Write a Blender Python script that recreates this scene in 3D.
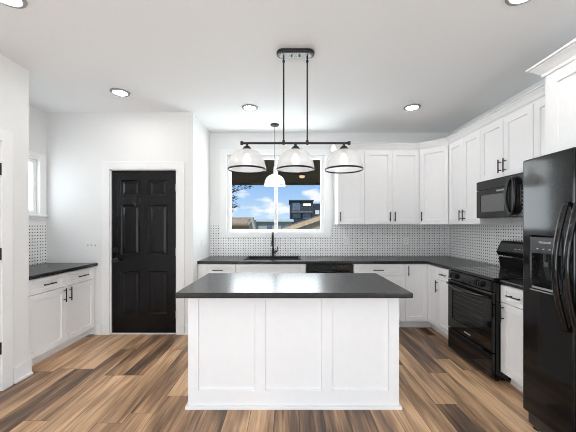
import bpy, bmesh, math, random
from mathutils import Vector, Matrix
random.seed(7)
PI = math.pi
scene = bpy.context.scene
for o in list(bpy.data.objects):
    bpy.data.objects.remove(o)
COL = scene.collection

# ------------------------------------------------------------------ camera
CAM_Z = 1.388
cd = bpy.data.cameras.new('camera')
cam = bpy.data.objects.new('camera', cd)
COL.objects.link(cam)
cam.location = (0, 0, CAM_Z)
cam.rotation_euler = (PI / 2, 0, 0)
cd.sensor_width = 36.0
cd.lens = 295 / 576 * 36
cd.shift_y = 9.5 / 576
cd.clip_start = 0.05
cd.clip_end = 500
scene.camera = cam

# ------------------------------------------------------------------ view
vs = scene.view_settings
scene.display_settings.display_device = 'sRGB'
vs.view_transform = 'Standard'
vs.look = 'None'
vs.exposure = 0.0
vs.gamma = 1.0
vs.use_curve_mapping = False
scene.cycles.use_denoising = True
scene.cycles.denoising_input_passes = 'RGB_ALBEDO_NORMAL'
scene.cycles.denoising_prefilter = 'NONE'
scene.cycles.filter_width = 1.0
scene.cycles.max_bounces = 12
scene.cycles.diffuse_bounces = 8
scene.cycles.transparent_max_bounces = 16

# ------------------------------------------------------------------ world: blue sky with puffy clouds
W = bpy.data.worlds.new('sky')
scene.world = W
W.use_nodes = True
wn = W.node_tree
wn.nodes.clear()
def N(nt, t, **kw):
    n = nt.nodes.new(t)
    for k, v in kw.items():
        setattr(n, k, v)
    return n
out = N(wn, 'ShaderNodeOutputWorld')
bg = N(wn, 'ShaderNodeBackground')
tc = N(wn, 'ShaderNodeTexCoord')
sep = N(wn, 'ShaderNodeSeparateXYZ')
ramp = N(wn, 'ShaderNodeValToRGB')
ramp.color_ramp.elements[0].position = 0.0
ramp.color_ramp.elements[0].color = (0.62, 0.80, 1.0, 1)
ramp.color_ramp.elements[1].position = 0.20
ramp.color_ramp.elements[1].color = (0.17, 0.42, 0.86, 1)
mp = N(wn, 'ShaderNodeMapping')
mp.inputs['Scale'].default_value = (9, 9, 24)
mp.inputs['Location'].default_value = (0.9, 0.2, 0.35)
noi = N(wn, 'ShaderNodeTexNoise')
noi.inputs['Scale'].default_value = 1.0
noi.inputs['Detail'].default_value = 5
cr = N(wn, 'ShaderNodeValToRGB')
cr.color_ramp.elements[0].position = 0.53
cr.color_ramp.elements[1].position = 0.64
mx = N(wn, 'ShaderNodeMixRGB')
mx.inputs['Color2'].default_value = (0.95, 0.97, 1.0, 1)
L = wn.links.new
L(tc.outputs['Generated'], sep.inputs[0])
L(sep.outputs['Z'], ramp.inputs[0])
L(tc.outputs['Generated'], mp.inputs[0])
L(mp.outputs[0], noi.inputs['Vector'])
L(noi.outputs[0], cr.inputs[0])
L(cr.outputs[0], mx.inputs['Fac'])
L(ramp.outputs[0], mx.inputs['Color1'])
L(mx.outputs[0], bg.inputs['Color'])
bg.inputs['Strength'].default_value = 1.05
L(bg.outputs[0], out.inputs[0])

# ------------------------------------------------------------------ lights
def sun(rot, e, col=(1, 0.95, 0.88)):
    d = bpy.data.lights.new('sun', 'SUN')
    d.energy = e; d.color = col; d.angle = math.radians(0.6)
    o = bpy.data.objects.new('sun', d); COL.objects.link(o)
    o.rotation_euler = rot
    return o
sun((math.radians(32), math.radians(8), 0), 3.6)
def area(name, loc, rot, sx, sy, e, col=(1, 1, 1)):
    d = bpy.data.lights.new(name, 'AREA')
    d.shape = 'RECTANGLE'; d.size = sx; d.size_y = sy; d.energy = e; d.color = col
    o = bpy.data.objects.new(name, d); COL.objects.link(o)
    o.location = loc; o.rotation_euler = rot
    return o
# daylight through the patio opening behind the camera, the nook window and the sink window; left and right are added ceiling fill
area('daylight_rear', (0.05, -4.42, 1.25), (PI / 2, 0, 0), 3.6, 2.1, 62, (0.91, 0.965, 1.0))
area('fill_left', (-2.36, -2.2, 1.35), (0, -PI / 2, 0), 1.9, 2.6, 100, (0.91, 0.965, 1.0))
area('fill_right', (2.46, -2.2, 1.35), (0, PI / 2, 0), 1.9, 2.6, 100, (0.91, 0.965, 1.0))
area('daylight_nook', (-3.235, 3.27, 1.87), (0, -PI / 2, 0), 0.66, 0.74, 7, (0.97, 0.985, 1.0))
area('daylight_sink', (-0.19, 4.72, 1.88), (-PI / 2, 0, 0), 1.4, 1.1, 34, (0.93, 0.97, 1.0))
LENS_EMIT = 85.0
BULB_EMIT = 7.0

# ------------------------------------------------------------------ materials
def mat(name, col, rough=0.5, metal=0.0, spec=0.5, coat=0.0, emit=None, es=0.0):
    m = bpy.data.materials.new(name); m.use_nodes = True
    b = m.node_tree.nodes['Principled BSDF']
    b.inputs['Base Color'].default_value = (*col, 1)
    b.inputs['Roughness'].default_value = rough
    b.inputs['Metallic'].default_value = metal
    b.inputs['Specular IOR Level'].default_value = spec
    b.inputs['Coat Weight'].default_value = coat
    if emit:
        b.inputs['Emission Color'].default_value = (*emit, 1)
        b.inputs['Emission Strength'].default_value = es
    return m
def noise_mat(name, c1, c2, scale, rough=0.5, spec=0.5, p0=0.4, p1=0.6, bump=0.0, stretch=(1, 1, 1), metal=0.0):
    m = mat(name, c1, rough, metal, spec)
    nt = m.node_tree; b = nt.nodes['Principled BSDF']
    t = N(nt, 'ShaderNodeTexCoord'); mpn = N(nt, 'ShaderNodeMapping')
    mpn.inputs['Scale'].default_value = stretch
    n = N(nt, 'ShaderNodeTexNoise'); n.inputs['Scale'].default_value = scale; n.inputs['Detail'].default_value = 4
    r = N(nt, 'ShaderNodeValToRGB')
    r.color_ramp.elements[0].position = p0; r.color_ramp.elements[0].color = (*c1, 1)
    r.color_ramp.elements[1].position = p1; r.color_ramp.elements[1].color = (*c2, 1)
    nt.links.new(t.outputs['Object'], mpn.inputs[0]); nt.links.new(mpn.outputs[0], n.inputs['Vector'])
    nt.links.new(n.outputs[0], r.inputs[0]); nt.links.new(r.outputs[0], b.inputs['Base Color'])
    if bump:
        bp = N(nt, 'ShaderNodeBump'); bp.inputs['Strength'].default_value = bump; bp.inputs['Distance'].default_value = 0.002
        nt.links.new(n.outputs[0], bp.inputs['Height']); nt.links.new(bp.outputs[0], b.inputs['Normal'])
    return m

M_wall = noise_mat('wall_paint', (0.795, 0.795, 0.79), (0.81, 0.81, 0.805), 60, 0.75, 0.2, bump=0.05)
M_ceil = noise_mat('ceiling_paint', (0.865, 0.88, 0.89), (0.875, 0.89, 0.90), 60, 0.9, 0.1, bump=0.05)
M_trim = noise_mat('white_trim_paint', (0.84, 0.84, 0.84), (0.85, 0.85, 0.85), 20, 0.4, 0.4)
M_cab = noise_mat('white_cabinet_paint', (0.83, 0.83, 0.835), (0.84, 0.84, 0.845), 20, 0.38, 0.4)
M_blackpaint = noise_mat('black_door_paint', (0.004, 0.004, 0.0045), (0.006, 0.006, 0.0065), 40, 0.22, 0.28)
M_metal = noise_mat('matte_black_metal', (0.006, 0.006, 0.0065), (0.009, 0.009, 0.0095), 50, 0.42, 0.35)
M_bronze = noise_mat('dark_bronze_metal', (0.02, 0.02, 0.021), (0.035, 0.034, 0.033), 50, 0.35, 0.5, metal=0.6)
M_appl = noise_mat('gloss_black_enamel', (0.003, 0.003, 0.0035), (0.0035, 0.0035, 0.004), 40, 0.07, 0.45)
M_fridge = noise_mat('textured_black_enamel', (0.004, 0.004, 0.0045), (0.0045, 0.0045, 0.005), 90, 0.09, 0.38)
M_glossplastic = noise_mat('black_plastic', (0.012, 0.012, 0.012), (0.02, 0.02, 0.02), 40, 0.25, 0.5)
M_panelgrey = noise_mat('charcoal_panel', (0.022, 0.023, 0.024), (0.030, 0.031, 0.032), 40, 0.30, 0.5)
M_mwave = noise_mat('microwave_black', (0.010, 0.010, 0.011), (0.014, 0.014, 0.015), 40, 0.2, 0.35)
M_screen = noise_mat('grey_mesh_window', (0.10, 0.10, 0.10), (0.13, 0.13, 0.13), 200, 0.15, 0.5)
M_cookglass = noise_mat('black_ceramic_glass', (0.006, 0.006, 0.007), (0.010, 0.010, 0.011), 60, 0.05, 0.6)
M_chrome = noise_mat('silver_metal', (0.6, 0.6, 0.6), (0.7, 0.7, 0.7), 30, 0.3, 0.5, metal=0.9)
M_plate_br = noise_mat('brushed_bronze_plate', (0.16, 0.16, 0.16), (0.34, 0.34, 0.33), 90, 0.45, 0.5, metal=0.5)
M_ring = noise_mat('grey_trim_ring', (0.28, 0.28, 0.28), (0.32, 0.32, 0.32), 30, 0.5, 0.4)
M_letter = mat('silver_lettering', (0.6, 0.6, 0.6), 0.4)
M_plate = noise_mat('white_plastic', (0.80, 0.80, 0.79), (0.82, 0.82, 0.81), 30, 0.35, 0.5)
M_slot = mat('dark_slot', (0.38, 0.38, 0.38), 0.5)
M_vent = noise_mat('brown_metal', (0.05, 0.025, 0.012), (0.07, 0.035, 0.018), 40, 0.45, 0.5)
M_dark = mat('dark_gap', (0.02, 0.02, 0.02), 0.8)
M_vinyl = noise_mat('white_vinyl', (0.82, 0.82, 0.82), (0.84, 0.84, 0.84), 30, 0.35, 0.5)
M_lens = mat('lit_lens', (1, 1, 1), 0.5, emit=(1, 0.98, 0.95), es=LENS_EMIT)
M_bulb = mat('lit_bulb', (1, 1, 1), 0.5, emit=(1, 0.95, 0.88), es=BULB_EMIT)
M_counter = noise_mat('black_speckled_stone', (0.012, 0.012, 0.013), (0.020, 0.020, 0.021), 25, 0.26, 0.4, 0.35, 0.7)
M_soffit = noise_mat('brown_porch_boards', (0.11, 0.078, 0.056), (0.20, 0.15, 0.11), 3, 0.7, 0.2, stretch=(1, 12, 1))
M_tan = noise_mat('tan_siding', (0.42, 0.33, 0.24), (0.52, 0.42, 0.32), 2, 0.8, 0.2, stretch=(8, 8, 1))
M_lumber = noise_mat('raw_lumber', (0.60, 0.44, 0.28), (0.72, 0.55, 0.38), 3, 0.8, 0.2)
M_shingle = noise_mat('brown_shingles', (0.20, 0.15, 0.11), (0.36, 0.28, 0.21), 5, 0.9, 0.1, stretch=(1, 1, 4))
M_navy = noise_mat('dark_grey_cladding', (0.035, 0.045, 0.065), (0.06, 0.075, 0.10), 3, 0.6, 0.3)
M_grnsiding = noise_mat('grey_green_siding', (0.36, 0.41, 0.38), (0.46, 0.50, 0.47), 2, 0.8, 0.2, stretch=(1, 1, 10))
M_ground = noise_mat('dry_grass', (0.16, 0.15, 0.08), (0.25, 0.22, 0.13), 1.5, 0.95, 0.1)
M_leaf = noise_mat('dark_green_leaf', (0.006, 0.012, 0.006), (0.012, 0.022, 0.010), 6, 0.6, 0.3)
M_bark = noise_mat('bark', (0.05, 0.035, 0.025), (0.08, 0.06, 0.045), 12, 0.9, 0.1)
M_winlit = mat('lit_house_window', (0.9, 0.8, 0.55), 0.5, emit=(1, 0.85, 0.5), es=0.7)
M_winglass = noise_mat('house_window_glass', (0.10, 0.14, 0.18), (0.16, 0.2, 0.25), 3, 0.1, 0.6)

def glass_mat(name, fac, tint=(1, 1, 1)):
    m = bpy.data.materials.new(name); m.use_nodes = True
    nt = m.node_tree; nt.nodes.clear()
    o = N(nt, 'ShaderNodeOutputMaterial'); x = N(nt, 'ShaderNodeMixShader')
    t = N(nt, 'ShaderNodeBsdfTransparent'); g = N(nt, 'ShaderNodeBsdfGlossy')
    t.inputs[0].default_value = (*tint, 1); g.inputs['Roughness'].default_value = 0.02
    x.inputs[0].default_value = fac
    nt.links.new(t.outputs[0], x.inputs[1]); nt.links.new(g.outputs[0], x.inputs[2]); nt.links.new(x.outputs[0], o.inputs[0])
    return m
M_glass = glass_mat('window_glass', 0.0, (0.97, 0.985, 0.98))
M_ovenglass = glass_mat('smoked_oven_glass', 0.07, (0.45, 0.45, 0.45))

def whiteout_mat(name):
    m = bpy.data.materials.new(name); m.use_nodes = True
    nt = m.node_tree; nt.nodes.clear()
    o = N(nt, 'ShaderNodeOutputMaterial'); t = N(nt, 'ShaderNodeBsdfTranslucent'); t.inputs[0].default_value = (0.9, 0.92, 0.92, 1)
    nt.links.new(t.outputs[0], o.inputs[0])
    return m
M_whiteout = whiteout_mat('whiteout_glass')  # white translucent pane stands in for overexposed daylight in the nook window
def shade_mat(name, tr=0.35):
    m = bpy.data.materials.new(name); m.use_nodes = True
    nt = m.node_tree; nt.nodes.clear()
    o = N(nt, 'ShaderNodeOutputMaterial')
    lw = N(nt, 'ShaderNodeLayerWeight'); lw.inputs['Blend'].default_value = 0.35
    t = N(nt, 'ShaderNodeBsdfTransparent'); t.inputs[0].default_value = (0.97, 0.97, 0.97, 1)
    tl = N(nt, 'ShaderNodeBsdfTranslucent'); tl.inputs[0].default_value = (0.92, 0.92, 0.92, 1)
    d = N(nt, 'ShaderNodeBsdfDiffuse'); d.inputs[0].default_value = (0.9, 0.9, 0.9, 1)
    g = N(nt, 'ShaderNodeBsdfGlossy'); g.inputs['Roughness'].default_value = 0.12
    a = N(nt, 'ShaderNodeMixShader'); a.inputs[0].default_value = 0.5
    b = N(nt, 'ShaderNodeMixShader'); b.inputs[0].default_value = tr
    c = N(nt, 'ShaderNodeMixShader')
    mm = N(nt, 'ShaderNodeMath', operation='MULTIPLY_ADD'); mm.inputs[1].default_value = 0.35; mm.inputs[2].default_value = 0.05
    nt.links.new(tl.outputs[0], a.inputs[1]); nt.links.new(d.outputs[0], a.inputs[2])
    nt.links.new(a.outputs[0], b.inputs[1]); nt.links.new(t.outputs[0], b.inputs[2])
    nt.links.new(lw.outputs['Facing'], mm.inputs[0]); nt.links.new(mm.outputs[0], c.inputs[0])
    nt.links.new(b.outputs[0], c.inputs[1]); nt.links.new(g.outputs[0], c.inputs[2])
    nt.links.new(c.outputs[0], o.inputs[0])
    return m
M_shade = shade_mat('ribbed_glass', 0.30)
M_opal = shade_mat('opal_glass', 0.30)

def floor_mat():
    m = mat('wood_plank_floor', (0.3, 0.2, 0.12), 0.42, spec=0.35)
    nt = m.node_tree; b = nt.nodes['Principled BSDF']; lk = nt.links.new
    def math_(op, a, bb=None):
        n = N(nt, 'ShaderNodeMath', operation=op)
        for i, v in enumerate((a, bb)):
            if v is None: continue
            if isinstance(v, (int, float)): n.inputs[i].default_value = v
            else: lk(v, n.inputs[i])
        return n.outputs[0]
    t = N(nt, 'ShaderNodeTexCoord'); s = N(nt, 'ShaderNodeSeparateXYZ'); lk(t.outputs['Object'], s.inputs[0])
    x, y = s.outputs['X'], s.outputs['Y']
    xs = math_('DIVIDE', math_('ADD', x, 20.035), 0.178)
    row = math_('FLOOR', xs); fx = math_('FRACT', xs)
    wn1 = N(nt, 'ShaderNodeTexWhiteNoise', noise_dimensions='1D'); lk(row, wn1.inputs['W'])
    ys = math_('ADD', math_('DIVIDE', math_('ADD', y, 20.0), 1.22), math_('MULTIPLY', wn1.outputs['Value'], 3.7))
    colm = math_('FLOOR', ys); fy = math_('FRACT', ys)
    cmb = N(nt, 'ShaderNodeCombineXYZ'); lk(row, cmb.inputs[0]); lk(colm, cmb.inputs[1])
    wn2 = N(nt, 'ShaderNodeTexWhiteNoise', noise_dimensions='2D'); lk(cmb.outputs[0], wn2.inputs['Vector'])
    pid = wn2.outputs['Value']
    # broad figure and fine grain, both running along the plank and different on each plank
    def grain(sx, sy, scale, detail, dist=0.0):
        c = N(nt, 'ShaderNodeCombineXYZ')
        lk(math_('MULTIPLY', x, sx), c.inputs[0]); lk(math_('MULTIPLY', y, sy), c.inputs[1]); lk(math_('MULTIPLY', pid, 57.0), c.inputs[2])
        n = N(nt, 'ShaderNodeTexNoise'); n.inputs['Scale'].default_value = scale; n.inputs['Detail'].default_value = detail
        n.inputs['Distortion'].default_value = dist
        lk(c.outputs[0], n.inputs['Vector']); return n.outputs[0]
    big = grain(7.0, 0.75, 1.6, 4, 0.35); fine = grain(40, 1.8, 1.6, 6, 0.25)
    v = math_('ADD', math_('MULTIPLY', math_('SUBTRACT', pid, 0.5), 0.55), math_('MULTIPLY', math_('SUBTRACT', big, 0.5), 1.45))
    v = math_('ADD', v, math_('MULTIPLY', math_('SUBTRACT', fine, 0.5), 0.75))
    v = math_('ADD', v, 0.54)
    r = N(nt, 'ShaderNodeValToRGB'); e = r.color_ramp.elements
    e[0].position = 0.05; e[0].color = (0.075, 0.048, 0.036, 1)
    e[1].position = 0.95; e[1].color = (0.75, 0.50, 0.305, 1)
    for p, c in ((0.30, (0.175, 0.108, 0.070)), (0.52, (0.35, 0.213, 0.125)), (0.74, (0.55, 0.348, 0.203))):
        k = e.new(p); k.color = (*c, 1)
    lk(v, r.inputs[0])
    # seams
    ex = math_('LESS_THAN', math_('MINIMUM', fx, math_('SUBTRACT', 1.0, fx)), 0.013)
    ey = math_('LESS_THAN', math_('MINIMUM', fy, math_('SUBTRACT', 1.0, fy)), 0.0016)
    seam = math_('MAXIMUM', ex, ey)
    mixn = N(nt, 'ShaderNodeMixRGB', blend_type='MULTIPLY'); mixn.inputs['Color2'].default_value = (0.35, 0.3, 0.28, 1)
    lk(seam, mixn.inputs['Fac']); lk(r.outputs[0], mixn.inputs['Color1']); lk(mixn.outputs[0], b.inputs['Base Color'])
    bp = N(nt, 'ShaderNodeBump'); bp.inputs['Strength'].default_value = 0.25; bp.inputs['Distance'].default_value = 0.002
    lk(fine, bp.inputs['Height']); lk(bp.outputs[0], b.inputs['Normal'])
    return m
M_floor = floor_mat()

def tile_mat(name, axis):
    m = mat(name, (0.75, 0.75, 0.75), 0.22, spec=0.5)
    nt = m.node_tree; b = nt.nodes['Principled BSDF']; lk = nt.links.new
    def math_(op, a, bb=None):
        n = N(nt, 'ShaderNodeMath', operation=op)
        for i, v in enumerate((a, bb)):
            if v is None: continue
            if isinstance(v, (int, float)): n.inputs[i].default_value = v
            else: lk(v, n.inputs[i])
        return n.outputs[0]
    t = N(nt, 'ShaderNodeTexCoord'); s = N(nt, 'ShaderNodeSeparateXYZ'); lk(t.outputs['Object'], s.inputs[0])
    u = s.outputs[axis]; z = s.outputs['Z']; P = 0.0385
    a = math_('DIVIDE', math_('ADD', u, 20.0), P); c = math_('DIVIDE', math_('ADD', z, 20.006), P)
    fa, fc = math_('FRACT', a), math_('FRACT', c)
    da = math_('ABSOLUTE', math_('SUBTRACT', fa, 0.5)); dc = math_('ABSOLUTE', math_('SUBTRACT', fc, 0.5))
    dot = math_('MULTIPLY', math_('LESS_THAN', da, 0.175), math_('LESS_THAN', dc, 0.175))
    # woven white bricks: alternate cells carry a horizontal or a vertical grout line
    par = math_('LESS_THAN', math_('MODULO', math_('ADD', math_('FLOOR', a), math_('FLOOR', c)), 2.0), 0.5)
    gh = math_('LESS_THAN', math_('MINIMUM', fc, math_('SUBTRACT', 1.0, fc)), 0.03)
    gv = math_('LESS_THAN', math_('MINIMUM', fa, math_('SUBTRACT', 1.0, fa)), 0.03)
    g = math_('ADD', math_('MULTIPLY', gh, par), math_('MULTIPLY', gv, math_('SUBTRACT', 1.0, par)))
    m1 = N(nt, 'ShaderNodeMixRGB'); m1.inputs['Color1'].default_value = (0.88, 0.88, 0.875, 1); m1.inputs['Color2'].default_value = (0.58, 0.58, 0.58, 1)
    m2 = N(nt, 'ShaderNodeMixRGB'); m2.inputs['Color2'].default_value = (0.035, 0.035, 0.037, 1)
    lk(g, m1.inputs['Fac']); lk(m1.outputs[0], m2.inputs['Color1']); lk(dot, m2.inputs['Fac']); lk(m2.outputs[0], b.inputs['Base Color'])
    return m
M_tileX = tile_mat('basketweave_tile_x', 'X')
M_tileY = tile_mat('basketweave_tile_y', 'Y')

# ------------------------------------------------------------------ mesh helpers
class MB:
    """collects shapes; build() links them as ONE mesh object"""
    def __init__(self): self.bm = bmesh.new()
    def box(self, x0, x1, y0, y1, z0, z1):
        b = self.bm
        v = [b.verts.new(p) for p in ((x0,y0,z0),(x1,y0,z0),(x1,y1,z0),(x0,y1,z0),(x0,y0,z1),(x1,y0,z1),(x1,y1,z1),(x0,y1,z1))]
        for f in ((0,3,2,1),(4,5,6,7),(0,1,5,4),(1,2,6,5),(2,3,7,6),(3,0,4,7)): b.faces.new([v[i] for i in f])
        return self
    def prism(self, pts, z0, z1, axis='z'):
        """polygon extruded; axis z: pts (x,y); axis y: pts (x,z); axis x: pts (y,z)"""
        def P(p, h):
            return {'z': (p[0], p[1], h), 'y': (p[0], h, p[1]), 'x': (h, p[0], p[1])}[axis]
        b = self.bm; n = len(pts)
        A = [b.verts.new(P(p, z0)) for p in pts]; B = [b.verts.new(P(p, z1)) for p in pts]
        b.faces.new(A); b.faces.new(B)
        for i in range(n): b.faces.new((A[i], A[(i+1) % n], B[(i+1) % n], B[i]))
        return self
    def tube(self, path, r, seg=10, cap=True, ry=None, up=None):
        """sweep of a circle (or ellipse r, ry) along a list of points"""
        b = self.bm; P = [Vector(p) for p in path]; n = len(P)
        rings = []; prev = None
        for i, p in enumerate(P):
            t = (P[min(i+1, n-1)] - P[max(i-1, 0)]).normalized()
            if prev is None:
                a = Vector(up) if up else (Vector((0, 0, 1)) if abs(t.z) < 0.9 else Vector((1, 0, 0)))
            else: a = prev
            u = (a - t * a.dot(t)).normalized(); w = t.cross(u); prev = u
            rr = r[i] if isinstance(r, (list, tuple)) else r
            r2 = rr if ry is None else ry
            rings.append([b.verts.new(p + u * (rr * math.cos(2*PI*k/seg)) + w * (r2 * math.sin(2*PI*k/seg))) for k in range(seg)])
        for i in range(n-1):
            for k in range(seg):
                b.faces.new((rings[i][k], rings[i][(k+1) % seg], rings[i+1][(k+1) % seg], rings[i+1][k]))
        if cap:
            b.faces.new(rings[0][::-1]); b.faces.new(rings[-1])
        return self
    def loop(self, path, r, seg=8, ry=None):
        """closed sweep"""
        b = self.bm; P = [Vector(p) for p in path]; n = len(P); c = sum(P, Vector()) / n
        rings = []
        for i, p in enumerate(P):
            t = (P[(i+1) % n] - P[i-1]).normalized(); u = (p - c); u = (u - t*u.dot(t)).normalized(); w = t.cross(u)
            r2 = r if ry is None else ry
            rings.append([b.verts.new(p + u*(r*math.cos(2*PI*k/seg)) + w*(r2*math.sin(2*PI*k/seg))) for k in range(seg)])
        for i in range(n):
            for k in range(seg):
                b.faces.new((rings[i][k], rings[i][(k+1) % seg], rings[(i+1) % n][(k+1) % seg], rings[(i+1) % n][k]))
        return self
    def lathe(self, prof, c=(0, 0, 0), seg=32, rib=0.0, ribn=0):
        """profile of (radius, z) turned about z through c"""
        b = self.bm; rings = []
        for (r, z) in prof:
            if r < 1e-5:
                rings.append([b.verts.new((c[0], c[1], c[2]+z))]); continue
            ring = []
            for k in range(seg):
                a = 2*PI*k/seg
                rr = r * (1 + (rib * (0.5 - (k % 2)) if rib else 0))
                ring.append(b.verts.new((c[0]+rr*math.cos(a), c[1]+rr*math.sin(a), c[2]+z)))
            rings.append(ring)
        for A, B in zip(rings, rings[1:]):
            for k in range(seg):
                k2 = (k+1) % seg
                if len(A) == 1 and len(B) == 1: continue
                if len(A) == 1: b.faces.new((A[0], B[k], B[k2]))
                elif len(B) == 1: b.faces.new((A[k], B[0], A[k2]))
                else: b.faces.new((A[k], B[k], B[k2], A[k2]))
        return self
    def cyl(self, c, axis, r, h, seg=20):
        d = {'x': Vector((1,0,0)), 'y': Vector((0,1,0)), 'z': Vector((0,0,1))}[axis]
        c = Vector(c); return self.tube([c - d*h/2, c + d*h/2], r, seg)
    def grid(self, us, vs, skip, w0, w1, axis):
        """slab of grid cells (holes where skip(u,v)), extruded w0..w1 along axis: 'z':(u,v,w) 'y':(u,w,v) 'x':(w,u,v)"""
        def P(u, v, w): return {'z': (u, v, w), 'y': (u, w, v), 'x': (w, u, v)}[axis]
        b = self.bm; cache = {}
        def V(i, j, k):
            if (i, j, k) not in cache: cache[(i, j, k)] = b.verts.new(P(us[i], vs[j], (w0, w1)[k]))
            return cache[(i, j, k)]
        nu, nv = len(us)-1, len(vs)-1
        on = {(i, j) for i in range(nu) for j in range(nv) if not skip((us[i]+us[i+1])/2, (vs[j]+vs[j+1])/2)}
        for (i, j) in on:
            b.faces.new((V(i,j,0), V(i,j+1,0), V(i+1,j+1,0), V(i+1,j,0)))
            b.faces.new((V(i,j,1), V(i+1,j,1), V(i+1,j+1,1), V(i,j+1,1)))
            for (di, dj, a, c) in ((-1,0,(i,j),(i,j+1)), (1,0,(i+1,j),(i+1,j+1)), (0,-1,(i,j),(i+1,j)), (0,1,(i,j+1),(i+1,j+1))):
                if (i+di, j+dj) not in on:
                    b.faces.new((V(*a,0), V(*c,0), V(*c,1), V(*a,1)))
        return self
    def panelled(self, x0, x1, z0, z1, yf, t, rects, prof):
        """slab facing -y with framed panels; prof = [(inset, depth), ...]; the last ring is filled"""
        b = self.bm
        us = sorted({x0, x1, *[r[0] for r in rects], *[r[1] for r in rects]})
        vs_ = sorted({z0, z1, *[r[2] for r in rects], *[r[3] for r in rects]})
        def V(x, y, z): return b.verts.new((x, y, z))
        for i in range(len(us)-1):
            for j in range(len(vs_)-1):
                cx, cz = (us[i]+us[i+1])/2, (vs_[j]+vs_[j+1])/2
                if any(r[0] < cx < r[1] and r[2] < cz < r[3] for r in rects): continue
                b.faces.new([V(us[i],yf,vs_[j]), V(us[i+1],yf,vs_[j]), V(us[i+1],yf,vs_[j+1]), V(us[i],yf,vs_[j+1])])
        for r in rects:
            prev = [(r[0],yf,r[2]), (r[1],yf,r[2]), (r[1],yf,r[3]), (r[0],yf,r[3])]
            for (ins, dep) in prof:
                cur = [(r[0]+ins,yf+dep,r[2]+ins), (r[1]-ins,yf+dep,r[2]+ins), (r[1]-ins,yf+dep,r[3]-ins), (r[0]+ins,yf+dep,r[3]-ins)]
                for k in range(4):
                    b.faces.new([V(*prev[k]), V(*prev[(k+1) % 4]), V(*cur[(k+1) % 4]), V(*cur[k])])
                prev = cur
            b.faces.new([V(*p) for p in prev])
        yb = yf + t
        b.faces.new([V(x0,yb,z0), V(x0,yb,z1), V(x1,yb,z1), V(x1,yb,z0)])
        # sides follow the grid points so that the rim welds
        for zc in (z0, z1):
            for i in range(len(us)-1): b.faces.new([V(us[i],yf,zc), V(us[i+1],yf,zc), V(us[i+1],yb,zc), V(us[i],yb,zc)])
        for xc in (x0, x1):
            for j in range(len(vs_)-1): b.faces.new([V(xc,yf,vs_[j]), V(xc,yf,vs_[j+1]), V(xc,yb,vs_[j+1]), V(xc,yb,vs_[j])])
        return self
    def xform(self, M): bmesh.ops.transform(self.bm, matrix=M, verts=self.bm.verts); return self
    def build(self, name, m, parent=None, bevel=0.0, smooth=False, seg=2):
        bmesh.ops.remove_doubles(self.bm, verts=self.bm.verts, dist=1e-5)
        bmesh.ops.recalc_face_normals(self.bm, faces=self.bm.faces)
        me = bpy.data.meshes.new(name); self.bm.to_mesh(me); self.bm.free()
        me.materials.append(m)
        if smooth:
            for p in me.polygons: p.use_smooth = True
        o = bpy.data.objects.new(name, me); COL.objects.link(o)
        if parent is not None: o.parent = parent
        if bevel:
            bv = o.modifiers.new('bevel', 'BEVEL'); bv.width = bevel; bv.segments = seg
            bv.limit_method = 'ANGLE'; bv.angle_limit = math.radians(40)
        return o

def tag(o, label=None, cat=None, group=None, kind=None):
    if label: o['label'] = label
    if cat: o['category'] = cat
    if group: o['group'] = group
    if kind: o['kind'] = kind
    return o
def thing(name, label, cat, loc, rz=0.0, group=None):
    o = bpy.data.objects.new(name, None); COL.objects.link(o)
    o.location = loc; o.rotation_euler = (0, 0, rz); o.empty_display_size = 0.1
    return tag(o, label, cat, group)
def struct(o, label=None, cat=None):
    return tag(o, label, cat, None, 'structure')
def children(o): return [c for c in bpy.data.objects if c.parent == o]
def copy_tree(o, parent=None):
    c = o.copy(); COL.objects.link(c); c.parent = parent
    for ch in children(o): copy_tree(ch, c)
    return c

# ------------------------------------------------------------------ room shell
XR, XL, XN, XS = 2.51, -2.41, -3.08, -1.212      # right wall, near-left wall, nook wall, stub wall
YB, YD, YC, YR = 4.58, 3.762, 2.743, -4.50         # back wall, door wall, nook corner, rear wall
ZC = 2.83
T = 0.12
struct(MB().box(XN-T, XR+T, YR-T, YB+T, -0.12, 0).build('floor', M_floor), 'wood plank floor in mixed brown and tan boards', 'floor')
struct(MB().box(XN-T, XR+T, YR-T, YB+T, ZC, ZC+0.12).build('ceiling', M_ceil), 'smooth white flat ceiling', 'ceiling')
WX0, WX1, WZ0, WZ1 = -0.952, 0.568, 1.272, 2.483    # sink window opening
DX0, DX1, DZ1 = -2.270, -1.418, 2.105               # black door opening
NY0, NY1, NZ0, NZ1 = 2.90, 3.645, 1.53, 2.20         # nook window opening
LY0, LY1, LZ1 = 1.62, 2.47, 2.10                    # white side door opening
struct(MB().grid([XS-T, WX0, WX1, XR+T], [0, WZ0, WZ1, ZC], lambda u, v: WX0 < u < WX1 and WZ0 < v < WZ1, YB, YB+T, 'y').build('wall_back', M_wall), 'pale grey back wall holding the sink window', 'wall')
QY0, QY1, QZ0, QZ1 = -3.6, -0.8, 0.35, 2.35
struct(MB().grid([YR, QY0, QY1, YB], [0, QZ0, QZ1, ZC], lambda u, v: QY0 < u < QY1 and QZ0 < v < QZ1, XR, XR+T, 'x').build('wall_right', M_wall), 'pale grey right wall behind the range and refrigerator', 'wall')
struct(MB().box(XS-T, XS, YD+T, YB, 0, ZC).build('wall_return', M_wall), 'short pale wall beside the sink counter end', 'wall')
struct(MB().grid([XN, DX0, DX1, XS], [0, DZ1, ZC], lambda u, v: DX0 < u < DX1 and v < DZ1, YD, YD+T, 'y').build('wall_entry', M_wall), 'pale grey wall around the black door', 'wall')
struct(MB().grid([YC-T, NY0, NY1, YD+T], [0, NZ0, NZ1, ZC], lambda u, v: NY0 < u < NY1 and NZ0 < v < NZ1, XN-T, XN, 'x').build('wall_nook', M_wall), 'pale grey nook wall with the small window', 'wall')
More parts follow.
